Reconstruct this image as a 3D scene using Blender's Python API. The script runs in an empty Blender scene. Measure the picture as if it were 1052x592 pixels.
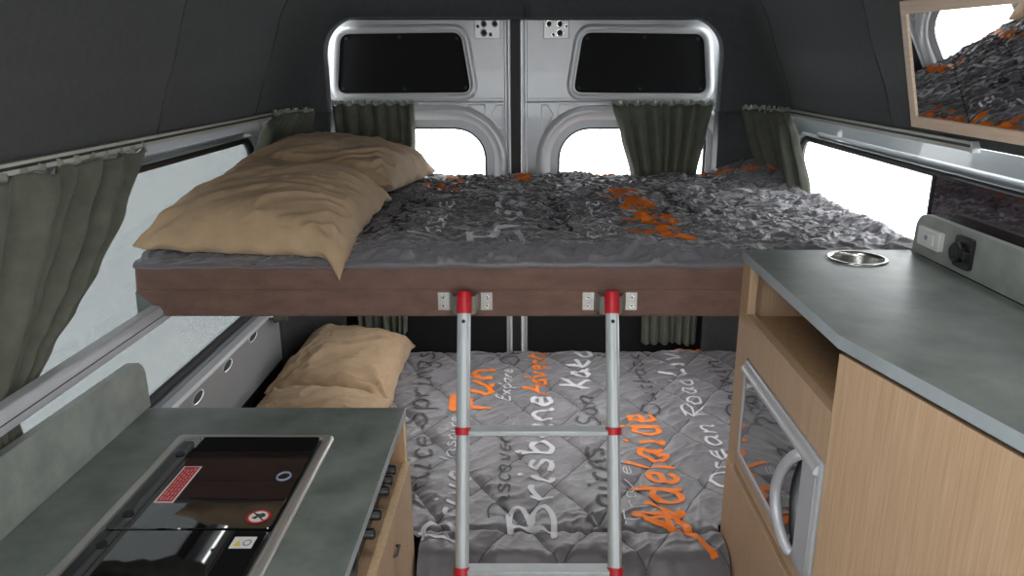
import bpy, math, random
from mathutils import Vector as V, noise
random.seed(5)
S = bpy.context.scene
COL = S.collection
H = 1.65                      # camera height above the van floor; coordinates below are relative to the eye

# ------------------------------------------------------------------ materials
def new_mat(name):
    m = bpy.data.materials.new(name); m.use_nodes = True
    return m, m.node_tree.nodes, m.node_tree.links, m.node_tree.nodes['Principled BSDF']
def mat(name, col, rough=.5, metal=0., var=0., vscale=8., bump=0., bscale=200., stretch=(1,1,1), spec=.5, coat=0., col2=None, sheen=0., detail=4):
    m, n, l, b = new_mat(name)
    b.inputs['Base Color'].default_value = (*col, 1)
    b.inputs['Roughness'].default_value = rough
    b.inputs['Metallic'].default_value = metal
    b.inputs['Specular IOR Level'].default_value = spec
    b.inputs['Coat Weight'].default_value = coat
    b.inputs['Sheen Weight'].default_value = sheen
    tc = n.new('ShaderNodeTexCoord'); mp = n.new('ShaderNodeMapping'); mp.inputs['Scale'].default_value = stretch
    l.new(tc.outputs['Object'], mp.inputs['Vector'])
    if var or col2:
        t = n.new('ShaderNodeTexNoise'); t.inputs['Scale'].default_value = vscale; t.inputs['Detail'].default_value = detail
        t.inputs['Roughness'].default_value = .6
        l.new(mp.outputs[0], t.inputs['Vector'])
        r = n.new('ShaderNodeValToRGB')
        r.color_ramp.elements[0].position = .32; r.color_ramp.elements[1].position = .68
        c2 = col2 or tuple(min(1, c*(1+var)) for c in col); c1 = col if col2 else tuple(c*(1-var) for c in col)
        r.color_ramp.elements[0].color = (*c1, 1); r.color_ramp.elements[1].color = (*c2, 1)
        l.new(t.outputs['Fac'], r.inputs[0]); l.new(r.outputs[0], b.inputs['Base Color'])
    if bump:
        t = n.new('ShaderNodeTexNoise'); t.inputs['Scale'].default_value = bscale; t.inputs['Detail'].default_value = 3
        l.new(mp.outputs[0], t.inputs['Vector'])
        bp = n.new('ShaderNodeBump'); bp.inputs['Strength'].default_value = bump; bp.inputs['Distance'].default_value = .002
        l.new(t.outputs['Fac'], bp.inputs['Height']); l.new(bp.outputs[0], b.inputs['Normal'])
    return m
def cloth(name, col, trans=.2, var=.1, bump=.4, bscale=60, rough=.85):
    m = mat(name, col, rough, var=var, vscale=25, bump=bump, bscale=bscale, sheen=.15, spec=.2)
    n, l = m.node_tree.nodes, m.node_tree.links
    b = n['Principled BSDF']; out = n['Material Output']
    tr = n.new('ShaderNodeBsdfTranslucent'); tr.inputs[0].default_value = (*[min(1, c*1.6) for c in col], 1)
    mx = n.new('ShaderNodeMixShader'); mx.inputs[0].default_value = trans
    l.new(b.outputs[0], mx.inputs[1]); l.new(tr.outputs[0], mx.inputs[2]); l.new(mx.outputs[0], out.inputs[0])
    return m
M = {}
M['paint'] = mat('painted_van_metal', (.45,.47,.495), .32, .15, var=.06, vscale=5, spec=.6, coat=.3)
M['cream'] = mat('pale_track_plastic', (.42,.42,.37), .4)
M['paint_light'] = mat('light_painted_metal', (.66,.68,.70), .3, .15, spec=.6, coat=.3)
M['hole'] = mat('dark_cavity', (.008,.008,.009), .7)
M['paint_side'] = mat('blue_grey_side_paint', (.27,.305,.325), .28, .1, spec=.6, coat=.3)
M['recess'] = mat('grey_recess', (.07,.072,.075), .6)
M['lining'] = mat('charcoal_lining_fabric', (.047,.049,.053), .85, var=.12, vscale=60, bump=.5, bscale=420, sheen=.1)
M['black'] = mat('black_board', (.010,.010,.011), .75, spec=.2)
M['rubber'] = mat('black_rubber', (.012,.012,.013), .55)
M['suede'] = mat('brown_suede', (.135,.074,.056), .8, var=.22, vscale=14, bump=.35, bscale=150, stretch=(1,2,2.5), sheen=.1)
M['counter'] = mat('grey_green_stone_laminate', (.115,.140,.128), .36, col2=(.215,.245,.228), vscale=11, bump=.06, bscale=300, detail=8)
M['splash'] = mat('pale_stone_laminate', (.225,.25,.23), .42, col2=(.34,.365,.335), vscale=14, bump=.05, bscale=300, detail=8)
M['edge'] = mat('pale_edge_band', (.30,.34,.36), .4, var=.08, vscale=15)
M['oak'] = mat('oak_laminate', (.40,.262,.158), .5, col2=(.50,.35,.225), vscale=9, stretch=(38,38,.8), bump=.12, bscale=40, detail=6)
M['oak_in'] = mat('oak_laminate_inside', (.36,.22,.12), .55, col2=(.46,.30,.17), vscale=9, stretch=(14,14,.7), detail=6)
M['ply'] = mat('pale_ply_edge', (.60,.42,.24), .55, col2=(.70,.52,.33), vscale=10, stretch=(12,12,1))
M['frameoak'] = mat('pale_oak_frame', (.50,.37,.27), .5, col2=(.60,.46,.35), vscale=12, stretch=(10,.8,10), detail=5)
M['alu'] = mat('brushed_aluminium', (.50,.545,.56), .48, .35, var=.05, vscale=30, stretch=(1,1,.1))
M['steel'] = mat('stainless_steel', (.62,.62,.60), .22, 1., bump=.05, bscale=80)
M['hobsteel'] = mat('satin_hob_steel', (.50,.49,.46), .33, .6)
M['ovengrey'] = mat('silver_grey_plastic', (.46,.475,.50), .38, .25, spec=.5)
M['satin'] = mat('satin_grey_metal', (.52,.54,.57), .45, .25, var=.04, vscale=20)
M['zinc'] = mat('zinc_bracket', (.40,.38,.355), .33, .85, var=.12, vscale=40)
M['red'] = mat('red_plastic', (.50,.012,.022), .4)
M['redprint'] = mat('red_print', (.55,.012,.018), .45)
M['white'] = mat('white_plastic', (.78,.78,.76), .4)
M['blackgloss'] = mat('black_glass', (.004,.004,.005), .03, spec=.7, coat=1.)
M['blackplastic'] = mat('black_plastic', (.012,.012,.014), .4)
M['yellow'] = mat('yellow_print', (.75,.65,.05), .5)
M['bluegrey'] = mat('grey_print', (.25,.3,.42), .5)
M['curtain'] = cloth('sage_green_curtain_cloth', (.128,.136,.106), .16, var=.16, bscale=250)
M['tape'] = cloth('pale_curtain_tape', (.34,.37,.31), .3, var=.2)
M['pillow'] = cloth('tan_cotton', (.45,.32,.20), .05, var=.07, bump=.35, bscale=22)
M['duvet'] = mat('charcoal_quilt_cloth', (.115,.110,.124), .42, var=.10, vscale=9, bump=.25, bscale=70, sheen=.6, spec=.5)
M['pr_white'] = mat('white_quilt_print', (.62,.62,.66), .6, bump=.5, bscale=60)
M['pr_orange'] = mat('orange_quilt_print', (.85,.20,.012), .6, bump=.5, bscale=60)
M['pr_dark'] = mat('black_quilt_print', (.048,.046,.052), .6)
M['bracket'] = mat('green_grey_bracket', (.10,.13,.115), .5)
M['floor'] = mat('dark_vinyl_floor', (.06,.045,.038), .5, var=.25, vscale=20)
M['mirror'] = mat('mirror_silver', (.93,.94,.95), .01, 1.)
M['base'] = mat('dark_bed_board', (.03,.03,.032), .7)
def glass_mat(name, tint, gloss):
    m, n, l, b = new_mat(name)
    tr = n.new('ShaderNodeBsdfTransparent'); tr.inputs[0].default_value = (*tint, 1)
    gl = n.new('ShaderNodeBsdfGlossy'); gl.inputs['Roughness'].default_value = .02
    fr = n.new('ShaderNodeFresnel'); fr.inputs[0].default_value = 1.5
    mu = n.new('ShaderNodeMath'); mu.operation = 'MULTIPLY'; mu.inputs[1].default_value = gloss
    mx = n.new('ShaderNodeMixShader')
    l.new(fr.outputs[0], mu.inputs[0]); l.new(mu.outputs[0], mx.inputs[0])
    l.new(tr.outputs[0], mx.inputs[1]); l.new(gl.outputs[0], mx.inputs[2]); l.new(mx.outputs[0], n['Material Output'].inputs[0])
    return m
M['glass'] = glass_mat('tinted_window_glass', (.338,.350,.351), .6)
M['glass_clear'] = glass_mat('clear_window_glass', (1,1,1), .4)
M['tint'] = mat('dark_tinted_glass', (.035,.02,.028), .03, spec=1., coat=1.)

# ------------------------------------------------------------------ mesh helpers
class MB:
    def __init__(s): s.v=[]; s.f=[]; s.m=[]
    def add(s, vs, fs, mi=0):
        o=len(s.v); s.v += [tuple(v) for v in vs]; s.f += [tuple(i+o for i in f) for f in fs]; s.m += [mi]*len(fs); return s
    def box(s, a, b, mi=0):
        (x0,y0,z0),(x1,y1,z1)=[tuple(min(p,q) for p,q in zip(a,b)),tuple(max(p,q) for p,q in zip(a,b))]
        return s.add([(x0,y0,z0),(x1,y0,z0),(x1,y1,z0),(x0,y1,z0),(x0,y0,z1),(x1,y0,z1),(x1,y1,z1),(x0,y1,z1)],
          [(0,3,2,1),(4,5,6,7),(0,1,5,4),(1,2,6,5),(2,3,7,6),(3,0,4,7)], mi)
    def tube(s, pts, r, n=10, mi=0, closed=False, cap=True, flat=1.):
        pts=[V(p) for p in pts]; N=len(pts); vs=[]
        up=None
        for i,p in enumerate(pts):
            a=pts[(i-1)%N] if (closed or i>0) else p; b=pts[(i+1)%N] if (closed or i<N-1) else p
            t=(b-a).normalized()
            if up is None: up = t.orthogonal().normalized()
            up=(up-t*up.dot(t)); up = up.normalized() if up.length>1e-6 else t.orthogonal().normalized()
            w=t.cross(up)
            rr=r[i] if isinstance(r,(list,tuple)) else r
            for k in range(n):
                an=2*math.pi*k/n; vs.append(p+up*math.cos(an)*rr+w*math.sin(an)*rr*flat)
        fs=[]
        for i in range(N if closed else N-1):
            j=(i+1)%N
            for k in range(n): fs.append((i*n+k,j*n+k,j*n+(k+1)%n,i*n+(k+1)%n))
        if cap and not closed:
            fs.append(tuple(range(n))[::-1]); fs.append(tuple((N-1)*n+k for k in range(n)))
        return s.add(vs,fs,mi)
    def cyl(s, c, d, r, n=24, mi=0):          # from c along vector d
        c=V(c); return s.tube([c,c+V(d)], r, n, mi)
    def prism(s, poly, z0, z1, mt=0, ms=None):
        n=len(poly); ms = mt if ms is None else ms
        vs=[(*p,z0) for p in poly]+[(*p,z1) for p in poly]
        s.add(vs,[tuple(range(n))[::-1],tuple(range(n,2*n))],mt)
        o=len(s.v)-2*n
        s.f += [(o+i,o+(i+1)%n,o+n+(i+1)%n,o+n+i) for i in range(n)]; s.m += [ms]*n
        return s
    def loft(s, loops, closed=True, mi=0):
        n=len(loops[0]); vs=[p for L in loops for p in L]; fs=[]
        for i in range(len(loops)-1):
            for k in range(n if closed else n-1): fs.append((i*n+k,i*n+(k+1)%n,(i+1)*n+(k+1)%n,(i+1)*n+k))
        return s.add(vs,fs,mi)
    def grid(s, fn, nu, nv, mi=0, keep=None):
        vs=[fn(i/nu,j/nv) for j in range(nv+1) for i in range(nu+1)]
        fs=[]
        for j in range(nv):
            for i in range(nu):
                f=(j*(nu+1)+i,j*(nu+1)+i+1,(j+1)*(nu+1)+i+1,(j+1)*(nu+1)+i)
                if keep is None or keep(V(vs[f[0]])*.5+V(vs[f[2]])*.5): fs.append(f)
        return s.add(vs,fs,mi)
    def xf(s, fn): s.v=[tuple(fn(*p)) for p in s.v]; return s
def obj(name, mb, mats, parent=None, smooth=False, bevel=0, solid=0, seg=2, angle=35):
    me=bpy.data.meshes.new(name); me.from_pydata(mb.v,[],mb.f)
    if not isinstance(mats,(list,tuple)): mats=[mats]
    for m in mats: me.materials.append(m)
    me.polygons.foreach_set('material_index', mb.m)
    me.update(); me.validate()
    o=bpy.data.objects.new(name,me); COL.objects.link(o)
    if parent: o.parent=parent
    if smooth:
        me.polygons.foreach_set('use_smooth',[True]*len(me.polygons))
        me.set_sharp_from_angle(angle=math.radians(angle))
    if solid:
        md=o.modifiers.new('s','SOLIDIFY'); md.thickness=solid; md.offset=0
    if bevel:
        md=o.modifiers.new('b','BEVEL'); md.width=bevel; md.segments=seg; md.limit_method='ANGLE'; md.angle_limit=math.radians(40)
        me.polygons.foreach_set('use_smooth',[True]*len(me.polygons)); me.set_sharp_from_angle(angle=math.radians(angle))
    return o
def tag(o, label=None, cat=None, group=None, kind=None):
    if label: o['label']=label
    if cat: o['category']=cat
    if group: o['group']=group
    if kind: o['kind']=kind
    return o
def empty(name, loc=(0,0,0), **k):
    o=bpy.data.objects.new(name,None); o.empty_display_size=.05; COL.objects.link(o)
    return tag(o,**k)
def struct(name, mb, m, parent=None, **k):
    o=obj(name,mb,m,parent,**k)
    if not parent: o['kind']='structure'
    return o
def rrect(a0,a1,b0,b1,r,n=8):
    """rounded rectangle loop, 4*(n+1) points, ccw"""
    rs = r if isinstance(r,(list,tuple)) else [r]*4
    P=[]
    for (cx,cy,sa,rr) in ((a1-rs[0],b1-rs[0],0,rs[0]),(a0+rs[1],b1-rs[1],90,rs[1]),(a0+rs[2],b0+rs[2],180,rs[2]),(a1-rs[3],b0+rs[3],270,rs[3])):
        for k in range(n+1):
            t=math.radians(sa+90*k/n); P.append((cx+rr*math.cos(t),cy+rr*math.sin(t)))
    return P
def rquad(c, r, n=6):
    """rounded polygon through corners c"""
    P=[]; N=len(c)
    for i in range(N):
        p=V(c[i]).to_2d() if len(c[i])>2 else V(c[i]); a=V(c[i-1]); b=V(c[(i+1)%N])
        da=(a-p).normalized(); db=(b-p).normalized(); p0=p+da*r; p1=p+db*r
        for k in range(n+1):
            t=k/n; q=p0*(1-t)**2+p*2*t*(1-t)+p1*t*t; P.append((q.x,q.y))
    return P
def offset(loop, d):
    """offset a closed 2D loop outward by d (for ccw loops)"""
    out=[]; N=len(loop)
    for i in range(N):
        a=V(loop[i-1]); b=V(loop[(i+1)%N]); t=(b-a).normalized(); out.append((loop[i][0]+t.y*d, loop[i][1]-t.x*d))
    return out
def plate(loops, thick, place, bev=0):
    """flat plate with holes; loops[0] is the outline; place(a,b,h)->xyz; returns MB"""
    cu=bpy.data.curves.new('tmp','CURVE'); cu.dimensions='2D'; cu.fill_mode='BOTH'; cu.extrude=thick/2; cu.bevel_depth=bev; cu.bevel_resolution=1
    for L in loops:
        sp=cu.splines.new('POLY'); sp.points.add(len(L)-1); sp.use_cyclic_u=True
        for i,p in enumerate(L): sp.points[i].co=(p[0],p[1],0,1)
    o=bpy.data.objects.new('tmp',cu)
    me=bpy.data.meshes.new_from_object(o)
    mb=MB(); mb.add([place(*v.co) for v in me.vertices],[tuple(p.vertices) for p in me.polygons])
    bpy.data.objects.remove(o); bpy.data.curves.remove(cu); bpy.data.meshes.remove(me)
    return mb
def lerp(a,b,t): return a+(b-a)*t
def interp(keys, x):
    if x<=keys[0][0]: return keys[0][1:]
    for a,b in zip(keys,keys[1:]):
        if x<=b[0]:
            t=(x-a[0])/(b[0]-a[0]); t=t*t*(3-2*t)*.5+t*.5
            return tuple(lerp(p,q,t) for p,q in zip(a[1:],b[1:]))
    return keys[-1][1:]

# ------------------------------------------------------------------ the van shell
struct('floor', MB().box((-.95,-.6,-1.69),(.95,2.95,-1.65)), M['floor'])
fw=plate([rrect(-.95,.95,-1.65,.36,.02),rrect(-.60,.60,-.45,-.08,.12)],.03,lambda a,b,h:(a,-1.02+h,b))
struct('wall_front_light_block',fw,M['lining'])  # unseen bulkhead added to cut daylight from the front; opening sized for that
# upholstered upper lining: wall section sweeping into the rear opening
AL=[(-.890,-.170),(-.872,-.120),(-.852,-.060),(-.828,-.008),(-.812,.04),(-.792,.10),(-.765,.165),(-.72,.225),(-.64,.275),(-.5,.305),(-.25,.32),(-.025,.325)]
AR=[(.885,-.160),(.868,-.115),(.850,-.060),(.826,-.005),(.806,.04),(.785,.10),(.757,.165),(.71,.225),(.63,.275),(.48,.305),(.22,.32),(-.025,.325)]
def opening(sx):
    c=-.0245; hw=.7115; top=.155; r=.125; P=[]
    P += [(c+sx*hw,-.170),(c+sx*hw,-.12),(c+sx*hw,-.07),(c+sx*hw,-.02)]
    for k in range(5):
        t=math.radians(90*k/4); P.append((c+sx*(hw-r+r*math.cos(t)), top-r+r*math.sin(t)))
    P += [(c+sx*.42,top),(c+sx*.2,top),(c,top)]
    return P
def lining(name, A, sx, seams, y1):
    O=opening(sx)
    ys=[-1.0,-.5,0,.4,.8,1.1,1.4]+[1.6]
    for s in seams: ys += [s-.012,s-.005,s-.0035,s,s+.0035,s+.005,s+.012]
    ys += [2.1,y1]
    ys=sorted(set(ys))
    rows=[]
    def fine(P):
        out=[]
        for i in range(len(P)-1):
            p0=V(P[max(0,i-1)]);p1=V(P[i]);p2=V(P[i+1]);p3=V(P[min(len(P)-1,i+2)])
            for k in range(4):
                t=k/4; out.append(.5*((2*p1)+(p2-p0)*t+(2*p0-5*p1+4*p2-p3)*t*t+(-p0+3*p1-3*p2+p3)*t**3))
        out.append(V(P[-1])); return out
    Af=fine(A); Of=fine(O)
    for y in ys:
        d=0
        for s in seams:
            q=abs(y-s)
            if q<.002: d=.007
            elif q<.004: d=.006
            elif q<.006: d=.001
            
        rows.append([(p.x+sx*d, y, p.y+d*(.8 if i>20 else 0)) for i,p in enumerate(Af)])
    Y2=2.80
    for k in range(1,15):
        th=math.radians(90*k/14); y=y1+(Y2-y1)*math.sin(th); s=1-math.cos(th)
        rows.append([(lerp(a.x,o.x,s),y,lerp(a.y,o.y,s)) for a,o in zip(Af,Of)])
    rows.append([(o.x,Y2+.06,o.y) for o in Of])
    mb=MB().loft(rows,closed=False)
    o=obj(name,mb,M['lining'],smooth=True,angle=50,solid=.004); o['kind']='structure'
    return o
lining('wall_left',AL,-1,[1.82,2.486],2.50)
lining('wall_right',AR,1,[1.866,2.59],2.60)
# dark corner pillars below the lining, between side windows and rear opening
for nm,sx,x0,y0,x1 in (('trim_1',-1,-.905,2.56,-.736),('trim_2',1,.900,2.62,.687)):
    L=[]
    for k in range(13):
        th=math.radians(90*k/12); L.append((lerp(x0,x1,1-math.cos(th)), lerp(y0,2.80,math.sin(th))))
    L.append((x1,2.88))
    mb=MB().loft([[(x,y,z) for x,y in L] for z in (-1.65,-.62,-.612,-.300,-.292,-.165)],closed=False)
    struct(nm,mb,M['lining'],smooth=True,solid=.004)

# painted metal side walls with a window opening each
def side_wall(nm, win, sx, ywin0, ywin1, dark_edge):
    X=sx*.905
    hole=rrect(ywin0,ywin1,-.795,-.228,.075,8)
    outer=rrect(-.3,2.86,-1.03,-.165,.002,8)
    holes=[]
    for (y,z) in ((2.302,-.850),(2.085,-.862),(1.875,-.868),(2.505,-.835)):
        holes.append([(y+.034*math.cos(t*math.pi/8)+.004*math.sin(t*math.pi/8), z+.013*math.sin(t*math.pi/8)) for t in range(16)])
    mb=plate([outer,hole]+holes,.004,lambda a,b,h:(X+h,a,b))
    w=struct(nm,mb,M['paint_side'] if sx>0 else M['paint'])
    # pressed lip around window
    inn=[(X-sx*.002,a,b) for a,b in offset(hole,.012)]; mid=[(X-sx*.010,a,b) for a,b in offset(hole,.004)]; back=[(X+sx*.018,a,b) for a,b in offset(hole,-.006)]
    obj('window_lip',MB().loft([inn,mid,back]),M['paint_side'],w,smooth=True,angle=60)
    # upper pressed ledge along window head, folded shelf below
    obj('head_rib',MB().tube([(X-sx*.004,-.2,-.212),(X-sx*.004,2.4,-.212)],.008,8,flat=.5),M['paint_side'],w,smooth=True)
    prof=[(.004,-.805),(-.022,-.815),(-.030,-.825),(-.026,-.905),(-.030,-.935),(-.040,-.96),(-.02,-1.02)]
    loops=[]
    for y in (.2,1.0,1.6,2.2,2.5):
        loops.append([(X+sx*q,y,z) for q,z in prof])
    hb=MB()
    for hh in range(len(holes)): pass
    obj('pressed_sill',MB().loft([[(X-sx*.002,y,-.803) for y in (.2,2.5)],[(X-sx*.022,y,-.812) for y in (.2,2.55)],[(X-sx*.026,y,-.822) for y in (.2,2.56)]],closed=False),M['paint_light'],w,smooth=True)
    for i,hp in enumerate(holes):
        obj('access_hole',MB().add([(X-sx*.0035,a,b) for a,b in hp],[tuple(range(16))]).loft([[(X-sx*.003,a,b) for a,b in offset(hp,.004)],[(X-sx*.006,a,b) for a,b in offset(hp,.001)],[(X+sx*.004,a,b) for a,b in hp]],mi=1),[M['recess'],M['paint_light']],w)
    bl=MB().box((X,-.3,-1.65),(X+sx*.01,2.86,-1.03))
    obj('lower_board',bl,M['black'],w)
    g=struct(win,MB().box((X+sx*.020,ywin0-.03,-.83),(X+sx*.023,ywin1+.03,-.2)),M['glass' if sx<0 else 'glass_clear'])
    gask=[(X+sx*.016,a,b) for a,b in offset(hole,-.008)]
    obj('window_gasket',MB().tube(gask,.013,8,closed=True),M['rubber'],g,smooth=True)
    return w,g
wl,w1=side_wall('wall_left_panel','window_1',-1,-.2,2.52,0)
wl.name='trim_3'
wr,w2=side_wall('wall_right_panel','window_2',1,.9,2.60,0)
wr.name='trim_4'
# near part of the right window is a dark tinted sliding pane
t=struct('window_3',MB().box((.893,.30,-.79),(.898,1.665,-.236)),M['tint'])
obj('pane_edge',MB().box((.890,1.665,-.79),(.899,1.673,-.236)),M['rubber'],t)

# horizontal belt rails the bunk sits on
for nm,sx in (('belt_rail',-1),('belt_rail.001',1)):
    y0=.2 if sx<0 else 1.72; x0=sx*.868; x1=sx*.842
    pr_=[(x0,-.572),(x1+sx*.002,-.572),(x1,-.566),(x1,-.545),(x1+sx*.006,-.533),(x0,-.530)]
    mb=MB().prism(pr_,y0,1.70 if sx<0 else 2.40)
    mb.xf(lambda x,z,y:(x,y,z))
    r=empty('belt_rail',label='long pale grey metal rail crossing the left window under the bunk end' if sx<0 else 'short pale grey metal rail on the right wall carrying the upper bunk',cat='rail')
    obj('rail_bar',mb,M['satin'],r,bevel=.002)
    obj('rail_slot',MB().box((x1-sx*.0006,y0,-.5555),(x1+sx*.001,1.70 if sx<0 else 2.40,-.5535)),M['hole'],r)

# ------------------------------------------------------------------ rear doors
def door(nm, sx, c=-.031):
    # local coordinate q: distance from the centre seam outward
    def P(q,z,h=0): return (c+sx*q, 2.90-h, z)
    q1=.738; q0=.042 if sx<0 else -.004
    outer=rquad([(q0,-1.60),(q1,-1.60),(q1,.17),(q0,.17)],.02)
    if sx<0: pass
    upper=rquad([(.190,-.105),(.688,-.108),(.664,.102),(.223,.108)],.035)
    win=rrect(.135,.698,-.76,-.232,[.06,.12,.08,.06],8)
    mb=plate([outer,upper,win],.006,lambda a,b,h:P(a,b,h))
    d=struct(nm,mb,M['paint'])
    # dark blanked upper window, recessed, with lip and studs
    pan=plate([offset(upper,.004)],.004,lambda a,b,h:P(a,b,-.012+h))
    bp=obj('blanking_panel',pan,M['black'],d)
    for (a,b) in ((.240,.088),(.45,.092),(.645,.086),(.212,-.088),(.44,-.092),(.668,-.092)):
        obj('stud',MB().cyl(P(a,b,-.010),(0,-.006,0),.006,12),M['rubber'],bp,smooth=True)
    def ring(loop, prof):
        loops=[]
        for off,h in prof:
            loops.append([P(min(a,.737),b,h) for a,b in offset(loop,off)])
        return MB().loft(loops)
    obj('upper_window_lip',ring(upper,[(.030,.003),(.022,.012),(.014,.013),(.004,.006),(0,-.012)]),M['paint_light'],d,smooth=True,angle=70)
    # broad raised bead round the lower window
    obj('window_bead',ring(win,[(.082,.003),(.074,.018),(.066,.024),(.056,.025),(.034,.010),(.022,-.004),(.008,-.007),(0,-.016)]),M['paint_light'],d,smooth=True,angle=70)
    g=obj('window_pane',plate([offset(win,.01)],.003,lambda a,b,h:P(a,b,-.022+h)),M['glass_clear'],d)
    obj('window_gasket',MB().tube([P(a,b,-.014) for a,b in win],.009,8,closed=True),M['rubber'],d,smooth=True)
    # seam flange, mid crease, stamped triangles, latch plate
    obj('edge_flange',MB().box(P(q0,-1.60,0),P(q0+.012,.165,.022)).box(P(q0+.012,-1.60,0),P(q0+.024,.165,.010)),M['paint_light'],d,bevel=.004)
    obj('outer_flange',MB().box(P(.724,-1.60,0),P(.738,.165,.012)),M['paint_light'],d,bevel=.004)
    obj('mid_crease',MB().box(P(q0+.026,-.128,0),P(.72,-.124,.006)).box(P(q0+.026,-.134,0),P(.72,-.129,.002)),M['paint'],d,bevel=.0015)
    tri=[rquad([(.072,-.150),(.095,-.150),(.118,-.185),(.090,-.235),(.072,-.235)],.008),rquad([(.140,-.148),(.21,-.148),(.178,-.168),(.134,-.198)],.008)]
    st=MB()
    for T in tri:
        st.tube([P(a,b,.003) for a,b in T],.0022,6,closed=True)
    obj('stamped_rib',st,M['paint_light'],d,smooth=True)
    lp=obj('latch_plate',MB().box(P(.078,.085,.003),P(.172,.150,.008)),M['paint_light'],d,bevel=.003)
    for (a,b,r) in ((.098,.137,.0085),(.138,.137,.0085),(.138,.106,.010),(.114,.100,.005),(.160,.128,.004)):
        obj('latch_hole',MB().cyl(P(a,b,.008),(0,-.0015,0),r,16).tube([P(a+r*1.25*math.cos(t*math.pi/8),b+r*1.25*math.sin(t*math.pi/8),.009) for t in range(16)],.0016,6,closed=True,mi=1),[M['hole'],M['steel']],lp,smooth=True)
    # black lower trim board
    obj('lower_trim_board',MB().box(P(q0+.024,-1.58,.020),P(.735,-.785,.026)),M['black'],d,bevel=.004)
    return d
door('door_1',-1)
door('door_2',1)
struct('trim_5',MB().box((-.0735,2.882,-1.6),(-.0355,2.91,.17)),M['rubber'])
# header and floor sill closing the opening behind the lining
struct('trim_6',MB().box((-.9,2.865,.150),(.9,2.93,.36)).box((-.9,2.865,-1.65),(.9,2.93,-1.58)),M['black'])
struct('trim_7',MB().box((-.92,2.865,-1.65),(-.774,2.93,.16)),M['black'])
struct('trim_8',MB().box((.712,2.88,-1.65),(.92,2.93,.16)),M['black'])

# ------------------------------------------------------------------ curtain tracks
def track(label, sx, y0, y1, z):
    r=empty('curtain_track',label=label,cat='curtain track')
    x=sx*.884
    ps=[(0,0),(-.016,0),(-.016,-.006),(-.013,-.006),(-.013,-.012),(-.016,-.012),(-.016,-.020),(0,-.020)]
    mb=MB().prism([(x+sx*a,z+b) for a,b in ps],y0,y1); mb.xf(lambda a,b,y:(a,y,b))
    obj('track_channel',mb,M['cream'],r)
    obj('track_slot',MB().box((x-sx*.0163,y0,z-.0118),(x-sx*.0150,y1,z-.0062)),M['rubber'],r)
    obj('end_stop',MB().box((x-sx*.018,y0-.004,z+.001),(x,y0+.004,z-.022)),M['satin'],r,bevel=.001)
    return r
track('long pale curtain track along the top of the left window',-1,.2,2.98-.22,-.160)
track('pale curtain track above the right window, ending below the mirror locker',1,1.50,2.72,-.148)

# ------------------------------------------------------------------ curtains
def curtain(label, place, keys, folds, amp, seed, group=None, nv=60, tape=True, loose=1.):
    """place(a, depth, z); keys: (z,a0,a1,amp_scale,depth) from top to bottom (z decreasing)"""
    ks=[(-k[0],)+tuple(k[1:]) for k in keys]; zt=keys[0][0]; zb=keys[-1][0]
    rnd=random.Random(seed); ph=[rnd.uniform(0,6.3) for _ in range(4)]; wd=[rnd.uniform(.6,1.4) for _ in range(folds+1)]
    tot=sum(wd); cum=[0]
    for w in wd: cum.append(cum[-1]+w/tot)
    nu=folds*16
    def depth(s,z,t):
        k=0
        while k<folds and s>cum[k+1]: k+=1
        u=(s-cum[k])/(cum[k+1]-cum[k]); c=.5-.5*math.cos(2*math.pi*u)
        c=.35*c+.65*abs(math.sin(math.pi*u))**.85
        d=c*(.75+.25*math.sin(k*2.3+ph[0]))+.22*math.sin(9*s+ph[1]+t*2.5)*t+.10*noise.noise((s*9,t*4,seed))
        return d
    def pt(s,t):
        z=lerp(zt,zb,t); a0,a1,am,dp=interp(ks,-z)
        ss=s+.018*math.sin(t*5+s*7+ph[2])*min(1,t*3)
        a=lerp(a0,a1,ss)
        zz=z+(.004*math.sin(s*folds*6.28*1.0+ph[3]) if t<.03 else 0)
        return place(a, dp+amp*am*(.4+.6*min(1,t*6+.5))*depth(s,z,t), zz)
    o=empty('curtain',label=label,cat='curtain',group=group)
    obj('curtain_cloth',MB().grid(pt,nu,nv),M['curtain'],o,smooth=True,solid=.0018,angle=80)
    if tape:
        def pt2(s,t):
            z=zt+.012-.016*t+.0045*math.sin(s*folds*11)+.003*math.sin(s*folds*23+1)
            a0,a1,am,dp=interp(ks,-zt); a=lerp(a0,a1,s)
            return place(a, dp-.004+amp*.25*(.5+.5*math.sin(s*folds*12.6+ph[0])), z)
        obj('gathering_tape',MB().grid(pt2,nu,3),M['tape'],o,smooth=True,solid=.0015,angle=80)
    for k in range(max(3,folds)):
        s=(k+.5)/max(3,folds); a0,a1,am,dp=interp(ks,-zt)
        p=V(place(lerp(a0,a1,s),dp-.002,zt+.008))
        obj('glider',MB().box(p-V((.003,.003,.004)),p+V((.003,.003,.008))),M['white'],o)
    return o
def rim(a,y0,xw,xe):
    if a<=y0: return xw
    sn=min(.97,(a-y0)/(2.80-y0)); return lerp(xw,xe,1-math.sqrt(1-sn*sn))
LX=lambda a,d,z:(-rim(a,2.50,.872,.705)+d,a,z)
RX=lambda a,d,z:(rim(a,2.58,.868,.665)-d,a,z)
DY=lambda a,d,z:(a,2.845-d,z)
curtain('large sage green pleated curtain gathered at the near end of the left window',LX,
    [(-.184,.78,1.730,1,0),(-.30,.80,1.60,1.1,-.004),(-.39,.84,1.465,1.1,-.008),(-.45,.90,1.385,.9,-.016),(-.50,.98,1.325,.5,-.024),(-.56,.98,1.25,.4,-.025),(-.60,1.00,1.205,.25,-.027),(-.66,1.0,1.215,.2,-.028),(-.70,.99,1.22,.2,-.028)],9,.045,11,nv=80)
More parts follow.
